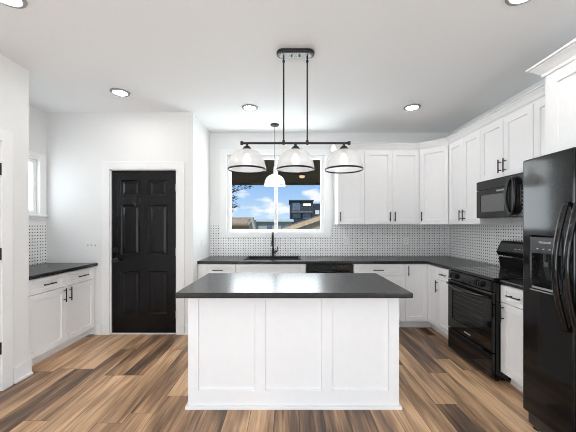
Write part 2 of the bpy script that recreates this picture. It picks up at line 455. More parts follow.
struct(MB().box(XN, XL-T, YC-T, YC, 0, ZC).build('wall_partition', M_wall), 'short wall closing the near side of the nook', 'wall')
struct(MB().grid([YR, QY0, QY1, LY0, LY1, YC], [0, QZ0, LZ1, QZ1, ZC], lambda u, v: (LY0 < u < LY1 and v < LZ1) or (QY0 < u < QY1 and QZ0 < v < QZ1), XL-T, XL, 'x').build('wall_left', M_wall), 'pale near left wall with the white side door', 'wall')
PX0, PX1, PZ1 = -1.8, 1.9, 2.3
struct(MB().grid([XL-T, PX0, PX1, XR+T], [0, PZ1, ZC], lambda u, v: PX0 < u < PX1 and v < PZ1, YR-T, YR, 'y').build('wall_rear', M_wall), 'wall behind the viewer with a wide glazed opening', 'wall')

def board(name, x0, x1, y0, y1, h=0.135, shoe=None):
    m = MB().box(x0, x1, y0, y1, 0.0, h)
    if shoe: m.box(*shoe, 0.0, 0.022)
    return struct(m.build(name, M_trim, bevel=0.004), 'white painted baseboard along the wall foot', 'baseboard')
board('baseboard_left', XL, XL+0.016, LY1+0.115, YC+0.016, 0.135, (XL, XL+0.03, LY1+0.115, YC+0.016))
board('baseboard_nook', XL-0.03, DX0-0.105, YD-0.016, YD, 0.135, (XL-0.03, DX0-0.105, YD-0.03, YD))
board('baseboard_entry', DX1+0.105, XS+0.016, YD-0.016, YD, 0.135, (DX1+0.105, XS+0.016, YD-0.03, YD))
board('baseboard_right', XR-0.016, XR, YR+0.01, 0.95)

# backsplashes (thin tile layer on the walls)
BS0, BS1 = 0.916, 1.398
cz0 = WZ0-0.072
struct(MB().grid([XS+0.002, WX0-0.102, WX1+0.102, XR-0.01], [BS0, cz0, BS1], lambda u, v: WX0-0.102 < u < WX1+0.102 and v > cz0, YB-0.008, YB-0.0005, 'y').build('backsplash', M_tileX), 'white basketweave tile with black dots behind the sink counter', 'backsplash')
struct(MB().box(XR-0.008, XR-0.0005, 2.13, YB-0.009, BS0, 1.402).build('backsplash', M_tileY), 'dotted basketweave tile on the wall behind the range', 'backsplash')
struct(MB().box(XN+0.0005, XN+0.008, YC+0.004, YD-0.004, BS0, BS1).build('backsplash', M_tileY), 'dotted basketweave tile above the nook counter', 'backsplash')

# ------------------------------------------------------------------ windows
def casing(m, x0, x1, z0, z1, w, t, y, sill=False):
    """flat casing facing -y round an opening"""
    m.grid([x0-w, x0, x1, x1+w], [z0-w*0.72, z0, z1, z1+w*0.82], lambda u, v: x0 < u < x1 and z0 < v < z1, y-t, y, 'y')
    return m
w1 = thing('window_1', 'white sliding window above the sink with porch and sky beyond', 'window', (0, YB, 0)); struct(w1)
casing(MB(), WX0, WX1, WZ0, WZ1, 0.10, 0.018, -0.0005).build('casing', M_trim, w1, 0.003)
fw = 0.055
MB().grid([WX0+0.001, WX0+fw, -0.215, -0.165, WX1-fw, WX1-0.001], [WZ0+0.001, WZ0+fw, WZ1-fw, WZ1-0.001], lambda u, v: (WX0+fw < u < WX1-fw and not -0.215 < u < -0.165) and WZ0+fw < v < WZ1-fw, 0.035, 0.095, 'y').build('frame', M_vinyl, w1, 0.004)
MB().box(WX0+fw-0.004, -0.211, 0.058, 0.064, WZ0+fw-0.004, WZ1-fw+0.004).build('pane', M_glass, w1)
MB().box(-0.169, WX1-fw+0.004, 0.066, 0.072, WZ0+fw-0.004, WZ1-fw+0.004).build('pane', M_glass, w1)
MB().box(-0.20, -0.18, 0.018, 0.036, 1.80, 1.86).build('latch', M_vinyl, w1, 0.003)

w2 = thing('window_2', 'small white window in the nook wall above the counter', 'window', (XN, 0, 0), PI/2); struct(w2)
# local x -> world +y, local y -> world -x
casing(MB(), NY0, NY1, NZ0, NZ1, 0.095, 0.018, -0.0005).build('casing', M_trim, w2, 0.003)
MB().box(NY0-0.12, NY1+0.11, -0.045, -0.019, NZ0-0.035, NZ0-0.010).build('sill', M_trim, w2, 0.003)
MB().grid([NY0+0.001, NY0+0.045, NY1-0.045, NY1-0.001], [NZ0+0.001, NZ0+0.045, NZ1-0.045, NZ1-0.001], lambda u, v: NY0+0.045 < u < NY1-0.045 and NZ0+0.045 < v < NZ1-0.045, 0.03, 0.08, 'y').build('frame', M_vinyl, w2, 0.004)
MB().box(NY0+0.04, NY1-0.04, 0.05, 0.056, NZ0+0.04, NZ1-0.04).build('pane', M_whiteout, w2)

w3 = thing('window_3', 'wide glazed patio opening in the wall behind the viewer', 'window', (0, YR, 0)); struct(w3)
pxs = [PX0+0.001, PX0+0.06, -0.61, -0.55, 0.62, 0.68, PX1-0.06, PX1-0.001]
MB().grid(pxs, [0.001, 0.08, PZ1-0.06, PZ1-0.001], lambda u, v: 0.08 < v < PZ1-0.06 and any(a < u < b for a, b in ((PX0+0.06, -0.61), (-0.55, 0.62), (0.68, PX1-0.06))), -0.09, -0.04, 'y').build('frame', M_vinyl, w3, 0.004)
for a, b in ((PX0+0.06, -0.61), (-0.55, 0.62), (0.68, PX1-0.06)):
    MB().box(a-0.004, b+0.004, -0.068, -0.062, 0.076, PZ1-0.056).build('pane', M_glass, w3)

for nm, xw, sgn, lab in (('fill_window_4', XL, 1, 'wide added window in the left wall behind the viewer for fill light'), ('fill_window_5', XR, -1, 'wide added window in the right wall behind the viewer for fill light')):  # unseen side windows, added to carry the ceiling fill lights
    w4 = thing(nm, lab, 'window', (xw, (QY0+QY1)/2, 0), sgn*PI/2); struct(w4)
    hq = (QY1-QY0)/2
    casing(MB(), -hq, hq, QZ0, QZ1, 0.10, 0.018, -0.0005).build('casing', M_trim, w4, 0.003)
    MB().grid([-hq+0.001, -hq+0.055, -0.025, 0.025, hq-0.055, hq-0.001], [QZ0+0.001, QZ0+0.055, QZ1-0.055, QZ1-0.001], lambda u, v: 0.025 < abs(u) < hq-0.055 and QZ0+0.055 < v < QZ1-0.055, 0.04, 0.09, 'y').build('frame', M_vinyl, w4, 0.004)
    for a, b in ((-hq+0.051, -0.021), (0.021, hq-0.051)): MB().box(a, b, 0.062, 0.068, QZ0+0.051, QZ1-0.051).build('pane', M_glass, w4)

# ------------------------------------------------------------------ doors
d1 = thing('door_1', 'black six panel door with black lever and white casing', 'door', (0, YD, 0)); struct(d1)
sx0, sx1, sz0, sz1 = DX0+0.014, DX1-0.014, 0.013, DZ1-0.014
dw = sx1-sx0; sw = 0.112; cw = (dw-3*sw)/2
rects = []
for i in range(2):
    a = sx0+sw+i*(cw+sw)
    for (p, q) in ((0.255, 0.805), (1.005, 1.655), (1.77, 1.97)):
        rects.append((a, a+cw, p, q))
MB().panelled(sx0, sx1, sz0, sz1, 0.020, 0.042, rects, [(0.014, 0.011), (0.026, 0.011), (0.052, 0.003)]).build('door_slab', M_blackpaint, d1)
c = MB(); cw_ = 0.10
c.grid([DX0-cw_, DX0-0.0, DX1+0.0, DX1+cw_], [0, DZ1, DZ1+0.095], lambda u, v: DX0 < u < DX1 and v < DZ1, -0.018, -0.0005, 'y')
c.build('casing', M_trim, d1, 0.003)
j = MB(); j.box(DX0+0.0005, DX0+0.012, 0.0, T, 0, DZ1-0.0005).box(DX1-0.012, DX1-0.0005, 0.0, T, 0, DZ1-0.0005).box(DX0+0.0005, DX1-0.0005, 0, T, DZ1-0.012, DZ1-0.0005)
j.build('jamb', M_trim, d1)
MB().box(DX0+0.013, DX1-0.013, 0.002, T, 0.0005, 0.011).build('threshold', M_trim, d1)
hx = sx0+0.050
MB().cyl((hx, 0.010, 1.075), 'y', 0.032, 0.022).cyl((hx, -0.004, 1.075), 'y', 0.022, 0.016).box(hx-0.005, hx+0.005, -0.026, -0.010, 1.055, 1.095).build('deadbolt', M_bronze, d1, 0.002)
lv = MB().cyl((hx, 0.012, 0.945), 'y', 0.033, 0.018).cyl((hx, -0.015, 0.945), 'y', 0.012, 0.04)
lv.tube([(hx-0.012, -0.035, 0.945), (hx+0.03, -0.037, 0.947), (hx+0.075, -0.033, 0.942)], [0.016, 0.015, 0.012], 10).build('lever', M_bronze, d1, smooth=True)
for z in (0.25, 1.05, 1.87):
    MB().cyl((DX1-0.004, -0.004, z), 'z', 0.008, 0.10).box(DX1-0.016, DX1+0.012, 0.0, 0.0215, z-0.045, z+0.045).build('hinge', M_chrome, d1)

d2 = thing('door_2', 'white side door at the far left edge with black hinges', 'door', (XL, 0, 0), PI/2); struct(d2)
MB().panelled(LY0+0.014, LY1-0.014, 0.012, LZ1-0.014, 0.014, 0.04, [(LY0+0.13, LY1-0.13, 0.25, 0.95), (LY0+0.13, LY1-0.13, 1.10, 1.95)], [(0.012, 0.009), (0.03, 0.009), (0.05, 0.003)]).build('door_slab', M_trim, d2)
c = MB(); c.grid([LY0-0.10, LY0, LY1, LY1+0.10], [0, LZ1, LZ1+0.095], lambda u, v: LY0 < u < LY1 and v < LZ1, -0.018, -0.0005, 'y'); c.build('casing', M_trim, d2, 0.003)
j = MB(); j.box(LY0+0.0005, LY0+0.012, 0, T, 0, LZ1-0.0005).box(LY1-0.012, LY1-0.0005, 0, T, 0, LZ1-0.0005).box(LY0+0.0005, LY1-0.0005, 0, T, LZ1-0.012, LZ1-0.0005); j.build('jamb', M_trim, d2)
for z in (0.36, 1.15, 1.86):
    MB().cyl((LY1-0.004, -0.005, z), 'z', 0.009, 0.10).box(LY1-0.016, LY1+0.006, 0.0, 0.013, z-0.045, z+0.045).build('hinge', M_metal, d2)
MB().cyl((LY0+0.07, -0.02, 0.95), 'y', 0.03, 0.07).build('knob', M_metal, d2, smooth=False)

# ------------------------------------------------------------------ cabinets
RAIL = 0.062
def pull(parent, x, z, L_, vertical, y=-0.020):
    m = MB(); h = L_/2; off = 0.030; q = h*0.62
    if vertical:
        m.cyl((x, y-off, z), 'z', 0.0062, L_, 10)
        for s in (-q, q): m.cyl((x, y-off/2, z+s), 'y', 0.005, off, 8)
    else:
        m.cyl((x, y-off, z), 'x', 0.0062, L_, 10)
        for s in (-q, q): m.cyl((x+s, y-off/2, z), 'y', 0.005, off, 8)
    return m.build('handle', M_metal, parent)
def front(root, name, x0, x1, z0, z1, handle=None, rail=RAIL):
    r = min(rail, (z1-z0)*0.26)
    d = MB().panelled(x0, x1, z0, z1, -0.020, 0.0195, [(x0+rail, x1-rail, z0+r, z1-r)], [(0.001, 0.011)]).build(name, M_cab, root, 0.0015, seg=1)
    if handle:
        hx_, hz_, L_, vert = handle
        pull(d, hx_, hz_, L_, vert)
    return d
G = 0.0022   # half the gap between neighbouring fronts
def base_cabinet(label, loc, rz, w, fronts, d=0.60, hollow=False):
    """origin: front left floor corner, front faces local -y"""
    root = thing('base_cabinet', label, 'cabinet', loc, rz)
    b = MB()
    if hollow:
        t_ = 0.018
        b.box(0.0008, t_, 0, d, 0.105, 0.874).box(w-t_, w-0.0008, 0, d, 0.105, 0.874).box(t_, w-t_, 0, d, 0.105, 0.105+t_)
        b.box(t_, w-t_, d-0.006, d, 0.105+t_, 0.874).box(t_, w-t_, 0, t_, 0.70, 0.874)
    else: b.box(0.0008, w-0.0008, 0, d, 0.105, 0.874)
    b.build('carcass', M_cab, root, 0.0015)
    MB().box(0.0008, w-0.0008, 0.075, 0.09, 0.0, 0.1045).box(0.0008, w-0.0008, 0.068, 0.075, 0.0, 0.022).build('toe_kick', M_cab, root)
    for f in fronts: front(root, *f)
    return root
def bf(w, a, b_, kind, hand=None, z=None):
    """fronts by fraction-free coordinates"""
    z0, z1 = z if z else ((0.108, 0.715) if kind == 'door' else (0.722, 0.868))
    return (kind, a+G, b_-G, z0, z1, hand)
YF = 3.955   # carcass front of the sink wall run (door faces 2 cm nearer)
# drawer and door unit left of the sink
xA0, xA1 = XS+0.004, -0.70
wA = xA1-xA0
base_cabinet('white shaker base cabinet with one drawer at the left end of the sink run', (xA0, YF, 0), 0, wA,
    [bf(wA, 0.05, wA, 'drawer', (wA/2+0.02, 0.795, 0.14, False)), bf(wA, 0.05, wA, 'door', (wA-0.045, 0.63, 0.15, True))])
xB1 = 0.237; wB = xB1-xA1
base_cabinet('wide white sink base cabinet with a blank front below the sink', (xA1, YF, 0), 0, wB,
    [bf(wB, 0, wB, 'drawer'), bf(wB, 0, wB/2, 'door', (wB/2-0.045, 0.63, 0.15, True)), bf(wB, wB/2, wB, 'door', (wB/2+0.045, 0.63, 0.15, True))], hollow=True)
xC0, xC1 = 0.875, 1.565; wC = xC1-xC0
base_cabinet('white base cabinet with a drawer between dishwasher and corner unit', (xC0, YF, 0), 0, wC,
    [bf(wC, 0, wC, 'drawer', (wC/2-0.02, 0.795, 0.14, False)), bf(wC, 0, wC/2, 'door', (wC/2-0.045, 0.63, 0.15, True)), bf(wC, wC/2, wC, 'door', (wC/2+0.045, 0.63, 0.15, True))])
# corner unit: L shaped, two fronts meeting in the inner corner
XF = 1.885   # carcass front of the right run
cor = thing('corner_base_cabinet', 'white corner base cabinet with two tall doors meeting in the inner corner', 'cabinet', (xC1, YF, 0))
wD = XF-xC1; ye = 3.715-YF
MB().prism([(0.0008, 0), (wD, 0), (wD, ye), (XR-0.01-xC1, ye), (XR-0.01-xC1, 0.60), (0.0008, 0.60)], 0.105, 0.874).build('carcass', M_cab, cor, 0.0015)
MB().prism([(0.0008, 0.068), (wD+0.068, 0.068), (wD+0.068, ye), (wD+0.085, ye), (wD+0.085, 0.085), (0.0008, 0.085)], 0.0, 0.1045).build('toe_kick', M_cab, cor)
front(cor, 'door', G, wD-0.021, 0.108, 0.868, (0.035, 0.787, 0.14, True))
dd = MB().panelled(0.021, -ye-G, 0.108, 0.868, -0.020, 0.0195, [(0.021+0.055, -ye-G-0.055, 0.165, 0.812)], [(0.0015, 0.009)])
dd.xform(Matrix.Translation((wD, 0, 0)) @ Matrix.Rotation(-PI/2, 4, 'Z')).build('door', M_cab, cor, 0.0015, seg=1)
# right run
yE0, yE1 = 3.713, 3.325; wE = yE0-yE1
base_cabinet('narrow white base cabinet with a drawer on the far side of the range', (XF, yE0, 0), -PI/2, wE,
    [bf(wE, 0, wE, 'drawer', (wE/2, 0.795, 0.13, False)), bf(wE, 0, wE, 'door', (0.04, 0.63, 0.15, True))])
yF0, yF1 = 2.590, 2.120; wF = yF0-yF1
base_cabinet('white base cabinet with a drawer between range and refrigerator', (XF, yF0, 0), -PI/2, wF,
    [bf(wF, 0.0, wF, 'drawer', (wF/2-0.06, 0.795, 0.14, False)), bf(wF, 0.0, wF, 'door', (0.04, 0.63, 0.15, True))])
# nook
XNF = -2.463; yN0 = YC+0.006; wN = YD-0.004-yN0
base_cabinet('white nook base cabinet with two drawers over two doors', (XNF, yN0, 0), PI/2, wN,
    [bf(wN, 0.0, wN/2, 'drawer', (wN/4, 0.795, 0.15, False)), bf(wN, wN/2, wN-0.03, 'drawer', (wN*0.74, 0.795, 0.15, False)),
     bf(wN, 0.0, wN/2, 'door', (wN/2-0.04, 0.63, 0.15, True)), bf(wN, wN/2, wN-0.03, 'door', (wN/2+0.04, 0.63, 0.15, True))], d=0.605)

# countertops
CZ0, CZ1 = 0.8755, 0.914
def top(m, name, label):
    o = m.build(name, M_counter, None, 0.010, seg=3); return tag(o, label, 'countertop')
SX0, SX1, SY0, SY1 = -0.60, 0.165, 4.115, 4.475     # sink hole
YE = 3.925; XE = 1.853
us = [XS+0.001, SX0, SX1, XE, XR-0.009]; vv = [3.322, YE, SY0, SY1, YB-0.009]
top(MB().grid(us, vv, lambda u, v: (SX0 < u < SX1 and SY0 < v < SY1) or (u < XE and v < YE), CZ0, CZ1, 'z'), 'countertop', 'black L shaped worktop running under the window and along the range wall')
top(MB().box(XE, XR-0.009, 2.118, 2.588, CZ0, CZ1), 'countertop', 'small black worktop between range and refrigerator')
top(MB().box(XN+0.009, XNF+0.045, YC+0.004, YD-0.002, CZ0, CZ1), 'countertop', 'black worktop on the nook cabinet')

# upper cabinets
UZ0, UZ1 = 1.402, 2.490
def upper(label, loc, rz, w, n, z0, z1, handles, d=0.325, zt=None, name='wall_cabinet', hl=0.135, x0=0.0, side_gap=0.0):
    root = thing(name, label, 'cabinet', loc, rz)
    MB().box(0.0008, w-0.0008, 0, d, z0, z1).build('carcass', M_cab, root, 0.0015)
    dwid = (w-2*side_gap)/n
    for i in range(n):
        a, b = side_gap+i*dwid, side_gap+(i+1)*dwid
        side = handles[i]
        hnd = None
        if side: hnd = ((a+0.035) if side == 'L' else (b-0.035), z0+0.045+hl/2, hl, True)
        front(root, 'door', a+G, b-G, z0+0.004, z1-0.030, hnd)
    return root
YU = YB-0.33    # carcass front of the upper run
upper('single door white wall cabinet right of the sink window', (0.715, YU, UZ0), 0, 0.385, 1, 0, UZ1-UZ0, ['L'])
upper('double door white wall cabinet on the back wall near the corner', (1.100, YU, UZ0), 0, 0.787, 2, 0, UZ1-UZ0, ['R', 'L'])
XU = XR-0.33
ya, yb = YU, 3.965
dg = thing('diagonal_wall_cabinet', 'angled white corner wall cabinet with one door', 'cabinet', (1.889, YU, UZ0))
hz = UZ1-UZ0; p1 = (XU-1.889, yb-YU); ln = math.hypot(*p1); ang = math.atan2(p1[1], p1[0])
MB().prism([(0, 0), p1, (XR-0.003-1.889, p1[1]), (XR-0.003-1.889, 0.327), (0, 0.327)], 0, hz).build('carcass', M_cab, dg, 0.0015)
dm = MB().panelled(0.020, ln-0.020, 0.004, hz-0.030, -0.020, 0.0195, [(0.020+RAIL, ln-0.020-RAIL, 0.004+RAIL, hz-0.03-RAIL)], [(0.0015, 0.009)])
dm.xform(Matrix.Rotation(ang, 4, 'Z')); ddr = dm.build('door', M_cab, dg, 0.0015, seg=1)
hm = MB().cyl((0.050, -0.050, 0.112), 'z', 0.0062, 0.135, 10)
for s in (-0.04, 0.04): hm.cyl((0.050, -0.035, 0.112+s), 'y', 0.005, 0.03, 8)
hm.xform(Matrix.Rotation(ang, 4, 'Z')); hm.build('handle', M_metal, ddr)
upper('double door white wall cabinet left of the microwave', (XU, 3.963, UZ0), -PI/2, 0.645, 2, 0, UZ1-UZ0, ['R', 'L'])
upper('short double door white wall cabinet directly above the microwave', (XU, 3.316, 1.875), -PI/2, 0.716, 2, 0, UZ1-1.875, ['R', 'L'])
upper('narrow white wall cabinet between microwave and refrigerator cabinet', (XU, 2.598, UZ0), -PI/2, 0.430, 1, 0, UZ1-UZ0, ['L'])
upper('deep white double door cabinet above the refrigerator', (1.885, 2.164, 1.875), -PI/2, 1.00, 2, 0, 2.478-1.875, [None, None], d=0.62, side_gap=0.055)
# crown moulding: swept profile along the cabinet fronts
def crown(name, path, label, zb, zt, proj):
    prof = [(0.0, zb), (0.012, zb), (0.016, zb+0.018), (0.026, zb+0.028), (proj*0.55, zb+(zt-zb)*0.55), (proj*0.78, zt-0.022), (proj*0.80, zt-0.014), (proj, zt-0.012), (proj, zt), (-0.05, zt), (-0.05, zb+0.03), (0.0, zb+0.03)]
    m = MB(); b = m.bm; P = [Vector((*p, 0)) for p in path]; n = len(P); rings = []
    for i in range(n):
        d0 = (P[i]-P[i-1]).normalized() if i else None
        d1_ = (P[i+1]-P[i]).normalized() if i < n-1 else None
        nrm = lambda d: Vector((d.y, -d.x, 0))
        if d0 is None: o_ = nrm(d1_)
        elif d1_ is None: o_ = nrm(d0)
        else:
            a, c_ = nrm(d0), nrm(d1_); s = (a+c_).normalized(); o_ = s / max(0.3, s.dot(a))
        rings.append([b.verts.new(P[i] + o_*q + Vector((0, 0, z))) for q, z in prof])
    k = len(prof)
    for i in range(n-1):
        for q in range(k): b.faces.new((rings[i][q], rings[i][(q+1) % k], rings[i+1][(q+1) % k], rings[i+1][q]))
    b.faces.new(rings[0]); b.faces.new(rings[-1][::-1])
    return struct(m.build(name, M_cab), label, 'trim')
fy = YU-0.0005
crown('trim_1', [(0.715, YB-0.002), (0.715, fy), (1.889, fy), (XU-0.0005, 3.965), (XU-0.0005, 2.168)], 'white crown moulding on the wall cabinets', UZ1-0.028, 2.562, 0.072)
crown('trim_2', [(XU+0.1, 2.1655), (1.8845, 2.1655), (1.8845, 1.164), (XR-0.01, 1.164)], 'deeper white crown moulding over the refrigerator cabinet', 2.478, 2.564, 0.078)

# ------------------------------------------------------------------ island
IX0, IX1, IY0, IY1 = -0.758, 0.842, 2.235, 2.905
isl = thing('kitchen_island', 'white panelled kitchen island under the black slab', 'island', ((IX0+IX1)/2, (IY0+IY1)/2, 0))
hw, hd = (IX1-IX0)/2, (IY1-IY0)/2
MB().box(-hw+0.022, hw-0.022, -hd+0.022, hd-0.022, 0.0, 0.874).build('carcass', M_cab, isl)
pw = 0.078
xa = [-hw+pw, -hw+pw+0.436, -hw+pw+0.436+0.078, -hw+pw+0.436*2+0.078, 0, 0]
g_ = (2*hw-4*pw)/3
rc = [(-hw+pw+i*(g_+pw), -hw+pw+i*(g_+pw)+g_, 0.138, 0.83) for i in range(3)]
MB().panelled(-hw, hw, 0.0, 0.874, -hd, 0.021, rc, [(0.0005, 0.015)]).build('front_panel', M_cab, isl, 0.0012, seg=1)
for s in (-1, 1):
    e = MB().panelled(-hd+0.0215, hd-0.0215, 0.0, 0.874, 0, 0.021, [(-hd+0.10, -0.039, 0.138, 0.83), (0.039, hd-0.10, 0.138, 0.83)], [(0.001, 0.009)])
    e.xform(Matrix.Translation((s*hw, 0, 0)) @ Matrix.Rotation(s*PI/2, 4, 'Z')).build('end_panel', M_cab, isl, 0.0012, seg=1)
for i in range(3):
    a = -hw+0.03+i*(2*hw-0.06)/3; b_ = a+(2*hw-0.06)/3
    dd = MB().panelled(-b_+G, -a-G, 0.108, 0.868, -hd, 0.020, [(-b_+G+RAIL, -a-G-RAIL, 0.17, 0.806)], [(0.0015, 0.009)])
    dd.xform(Matrix.Rotation(PI, 4, 'Z')).build('door', M_cab, isl, 0.0015, seg=1)
bt = MB()
bt.prism([(-hw-0.018, -hd-0.018), (hw+0.018, -hd-0.018), (hw+0.018, -hd-0.0005), (-hw-0.018, -hd-0.0005)], 0, 0.026)
for s in (-1, 1): bt.box(s*hw-(0.018 if s < 0 else -0.0005), s*hw+(0.018 if s > 0 else -0.0005), -hd, hd-0.05, 0, 0.026)
bt.build('base_trim', M_trim, isl, 0.004)
top(MB().box(-0.797, 0.881, 2.070, 2.945, CZ0, CZ1), 'island_countertop', 'thick black slab topping the white island')

# ------------------------------------------------------------------ sink and faucet
snk = thing('sink', 'black basin sink set into the worktop below the window', 'sink', ((SX0+SX1)/2, (SY0+SY1)/2, 0.914))
sw_, sd = (SX1-SX0)/2, (SY1-SY0)/2
m = MB(); e = 0.006
m.grid([-sw_-0.014, -sw_+0.012, sw_-0.012, sw_+0.014], [-sd-0.014, -sd+0.012, sd-0.012, sd+0.014], lambda u, v: abs(u) < sw_-0.012 and abs(v) < sd-0.012, 0.0015, 0.008, 'z')
m.build('rim', M_metal, snk, 0.002)
m = MB()
for (a, b_, c_, d_) in ((-sw_+e, -sw_+0.012, -sd+e, sd-e), (sw_-0.012, sw_-e, -sd+e, sd-e), (-sw_+0.012, sw_-0.012, -sd+e, -sd+0.012), (-sw_+0.012, sw_-0.012, sd-0.012, sd-e)):
    m.box(a, b_, c_, d_, -0.20, 0.0015)
m.box(-sw_+e, sw_-e, -sd+e, sd-e, -0.212, -0.20)
m.build('basin', M_metal, snk)
MB().cyl((0, 0.02, -0.198), 'z', 0.045, 0.005).build('drain', M_chrome, snk)
fct = thing('faucet', 'matte black gooseneck faucet behind the sink', 'faucet', (-0.230, 4.525, 0.9145))
MB().lathe([(0, 0), (0.028, 0), (0.028, 0.008), (0.022, 0.016), (0.019, 0.12), (0.015, 0.13), (0, 0.13)], seg=20).build('base', M_metal, fct, smooth=False)
pth = [(0, 0, 0.12), (0, 0, 0.28)] + [(0, -0.085+0.085*math.cos(t), 0.28+0.085*math.sin(t)) for t in [PI*k/12 for k in range(1, 13)]] + [(0, -0.17, 0.24)]
MB().tube(pth, 0.0125, 12).build('spout', M_metal, fct, smooth=True)
MB().tube([(0, -0.17, 0.245), (0, -0.17, 0.165)], 0.016, 14).build('spray_head', M_metal, fct)
MB().tube([(0.012, 0, 0.055), (0.065, -0.006, 0.085)], 0.011, 10).tube([(0.062, -0.006, 0.080), (0.072, -0.006, 0.15)], [0.008, 0.005], 10).build('handle', M_metal, fct, smooth=True)

# ------------------------------------------------------------------ lettering
def lettering(txt, size, parent, mtx, m=M_letter, name='lettering'):
    cu = bpy.data.curves.new('txt', 'FONT'); cu.body = txt; cu.size = size; cu.extrude = 0.0006; cu.align_x = 'CENTER'; cu.align_y = 'CENTER'
    t = bpy.data.objects.new('txt', cu); COL.objects.link(t)
    dgph = bpy.context.evaluated_depsgraph_get()
    me = bpy.data.meshes.new_from_object(t.evaluated_get(dgph))
    bpy.data.objects.remove(t); bpy.data.curves.remove(cu)
    me.name = name; me.materials.clear(); me.materials.append(m); me.transform(mtx)
    o = bpy.data.objects.new(name, me); COL.objects.link(o); o.parent = parent
    return o
FACE = Matrix.Rotation(PI/2, 4, 'X')     # text standing up, facing local -y

# ------------------------------------------------------------------ dishwasher
dwX0, dwX1 = 0.242, 0.870; wd = dwX1-dwX0
dsh = thing('dishwasher', 'black dishwasher beneath the worktop right of the sink cabinet', 'dishwasher', (dwX0, YF, 0))
MB().box(0.003, wd-0.003, 0.0, 0.58, 0.105, 0.868).build('tub', M_glossplastic, dsh)
MB().box(0.003, wd-0.003, -0.028, -0.0005, 0.115, 0.745).build('door', M_appl, dsh, 0.004)
cp = MB().box(0.003, wd-0.003, -0.030, -0.0005, 0.750, 0.866).build('control_panel', M_appl, dsh, 0.006)
MB().tube([(0.05, -0.036, 0.785), (wd/2, -0.044, 0.775), (wd-0.05, -0.036, 0.785)], 0.012, 10).build('handle', M_appl, cp, smooth=True)
for i in range(6): MB().box(wd*0.55+i*0.035, wd*0.55+i*0.035+0.018, -0.0325, -0.0302, 0.825, 0.835).build('button', M_panelgrey, cp)
MB().box(0.003, wd-0.003, 0.05, 0.07, 0.0, 0.104).build('toe_kick', M_glossplastic, dsh)

# ------------------------------------------------------------------ range (local x -> towards the camera, local -y -> into the room)
RY0, RY1 = 3.318, 2.594; wr = RY0-RY1
rg = thing('range', 'black freestanding electric range with glass cooktop and oven door', 'range', (1.80, RY0, 0), -PI/2)
dR = XR-0.012-1.80
body = MB().box(0.004, wr-0.004, 0.030, dR-0.03, 0.022, 0.895).build('body', M_appl, rg, 0.004)
for x in (0.05, wr-0.05):
    for y in (0.07, dR-0.12): MB().cyl((x, y, 0.011), 'z', 0.018, 0.021).build('foot', M_glossplastic, rg)
MB().box(0.002, wr-0.002, 0.012, dR-0.10, 0.8955, 0.924).build('cooktop', M_cookglass, rg, 0.005)
# burner rings as thin raised circles on the glass
for (x, y, r) in ((0.19, 0.17, 0.10), (0.53, 0.17, 0.08), (0.19, 0.42, 0.075), (0.53, 0.42, 0.10)):
    MB().loop([(x+r*math.cos(2*PI*k/40), y+r*math.sin(2*PI*k/40), 0.9243) for k in range(40)], 0.0016, 4, 0.0004).build('burner_ring', M_panelgrey, rg)
# front control strip with four knobs
cs = MB().prism([(0.030, 0.800), (0.0, 0.800), (0.004, 0.890), (0.030, 0.894)], 0.004, wr-0.004, 'x').build('control_panel', M_appl, rg, 0.003)
for x in (0.085, 0.155, wr-0.225, wr-0.155):
    kn = MB().cyl((x, -0.012, 0.846), 'y', 0.027, 0.024).cyl((x, -0.001, 0.846), 'y', 0.032, 0.006)
    kn.box(x-0.004, x+0.004, -0.030, -0.012, 0.826, 0.866).build('knob', M_appl, cs, 0.002)
# oven door with real window opening, rack bars behind smoked glass imitate reflected stripes
od_z0, od_z1 = 0.265, 0.792
wx0, wx1, wz0, wz1 = 0.085, wr-0.13, 0.375, 0.690
od = MB().grid([0.006, wx0, wx1, wr-0.006], [od_z0, wz0, wz1, od_z1], lambda u, v: wx0 < u < wx1 and wz0 < v < wz1, -0.004, 0.028, 'y').build('oven_door', M_appl, rg, 0.004)
MB().box(wx0-0.004, wx1+0.004, 0.0035, 0.0085, wz0-0.004, wz1+0.004).build('window_glass', M_ovenglass, od)
rk = MB()
for z in (0.42, 0.47, 0.52, 0.57, 0.62, 0.66): rk.tube([(wx0, 0.022, z), (wx1, 0.022, z)], 0.004, 6)
rk.build('reflection_bars', M_chrome, od)
hp = [(0.03, 0.0, 0.742)] + [(0.03+(wr-0.06)*k/12, -0.022-0.042*math.sin(PI*k/12), 0.752-0.016*math.sin(PI*k/12)) for k in range(0, 13)] + [(wr-0.03, 0.0, 0.742)]
MB().tube(hp, 0.012, 10, ry=0.017).build('handle', M_appl, od, smooth=True)
lettering('FRIGIDAIRE', 0.020, od, Matrix.Translation((wr/2, -0.0045, 0.305)) @ FACE)
dr = MB().box(0.006, wr-0.006, -0.004, 0.028, 0.034, 0.255).build('storage_drawer', M_appl, rg, 0.006)
MB().box(0.02, wr-0.02, -0.010, -0.004, 0.232, 0.246).build('lip', M_appl, dr, 0.002)
# back guard: lower riser and leaning clock panel
y0 = dR-0.10
MB().prism([(y0-0.02, 0.925), (y0-0.035, 1.045), (y0+0.075, 1.045), (y0+0.075, 0.925)], 0.004, wr-0.004, 'x').build('riser', M_appl, rg, 0.006)
bgd = MB().prism([(y0-0.045, 1.058), (y0-0.060, 1.10), (y0-0.005, 1.222), (y0+0.06, 1.222), (y0+0.075, 1.058)], 0.0, wr, 'x').build('back_guard', M_appl, rg, 0.010)
MB().prism([(y0-0.0585, 1.112), (y0-0.0215, 1.195), (y0-0.0165, 1.193), (y0-0.0535, 1.110)], wr*0.32, wr*0.68, 'x').build('clock_panel', M_panelgrey, bgd)
for i in range(4): MB().box(wr*0.36+i*0.05, wr*0.36+i*0.05+0.025, y0-0.051, y0-0.047, 1.140, 1.146).build('button', M_letter, bgd)

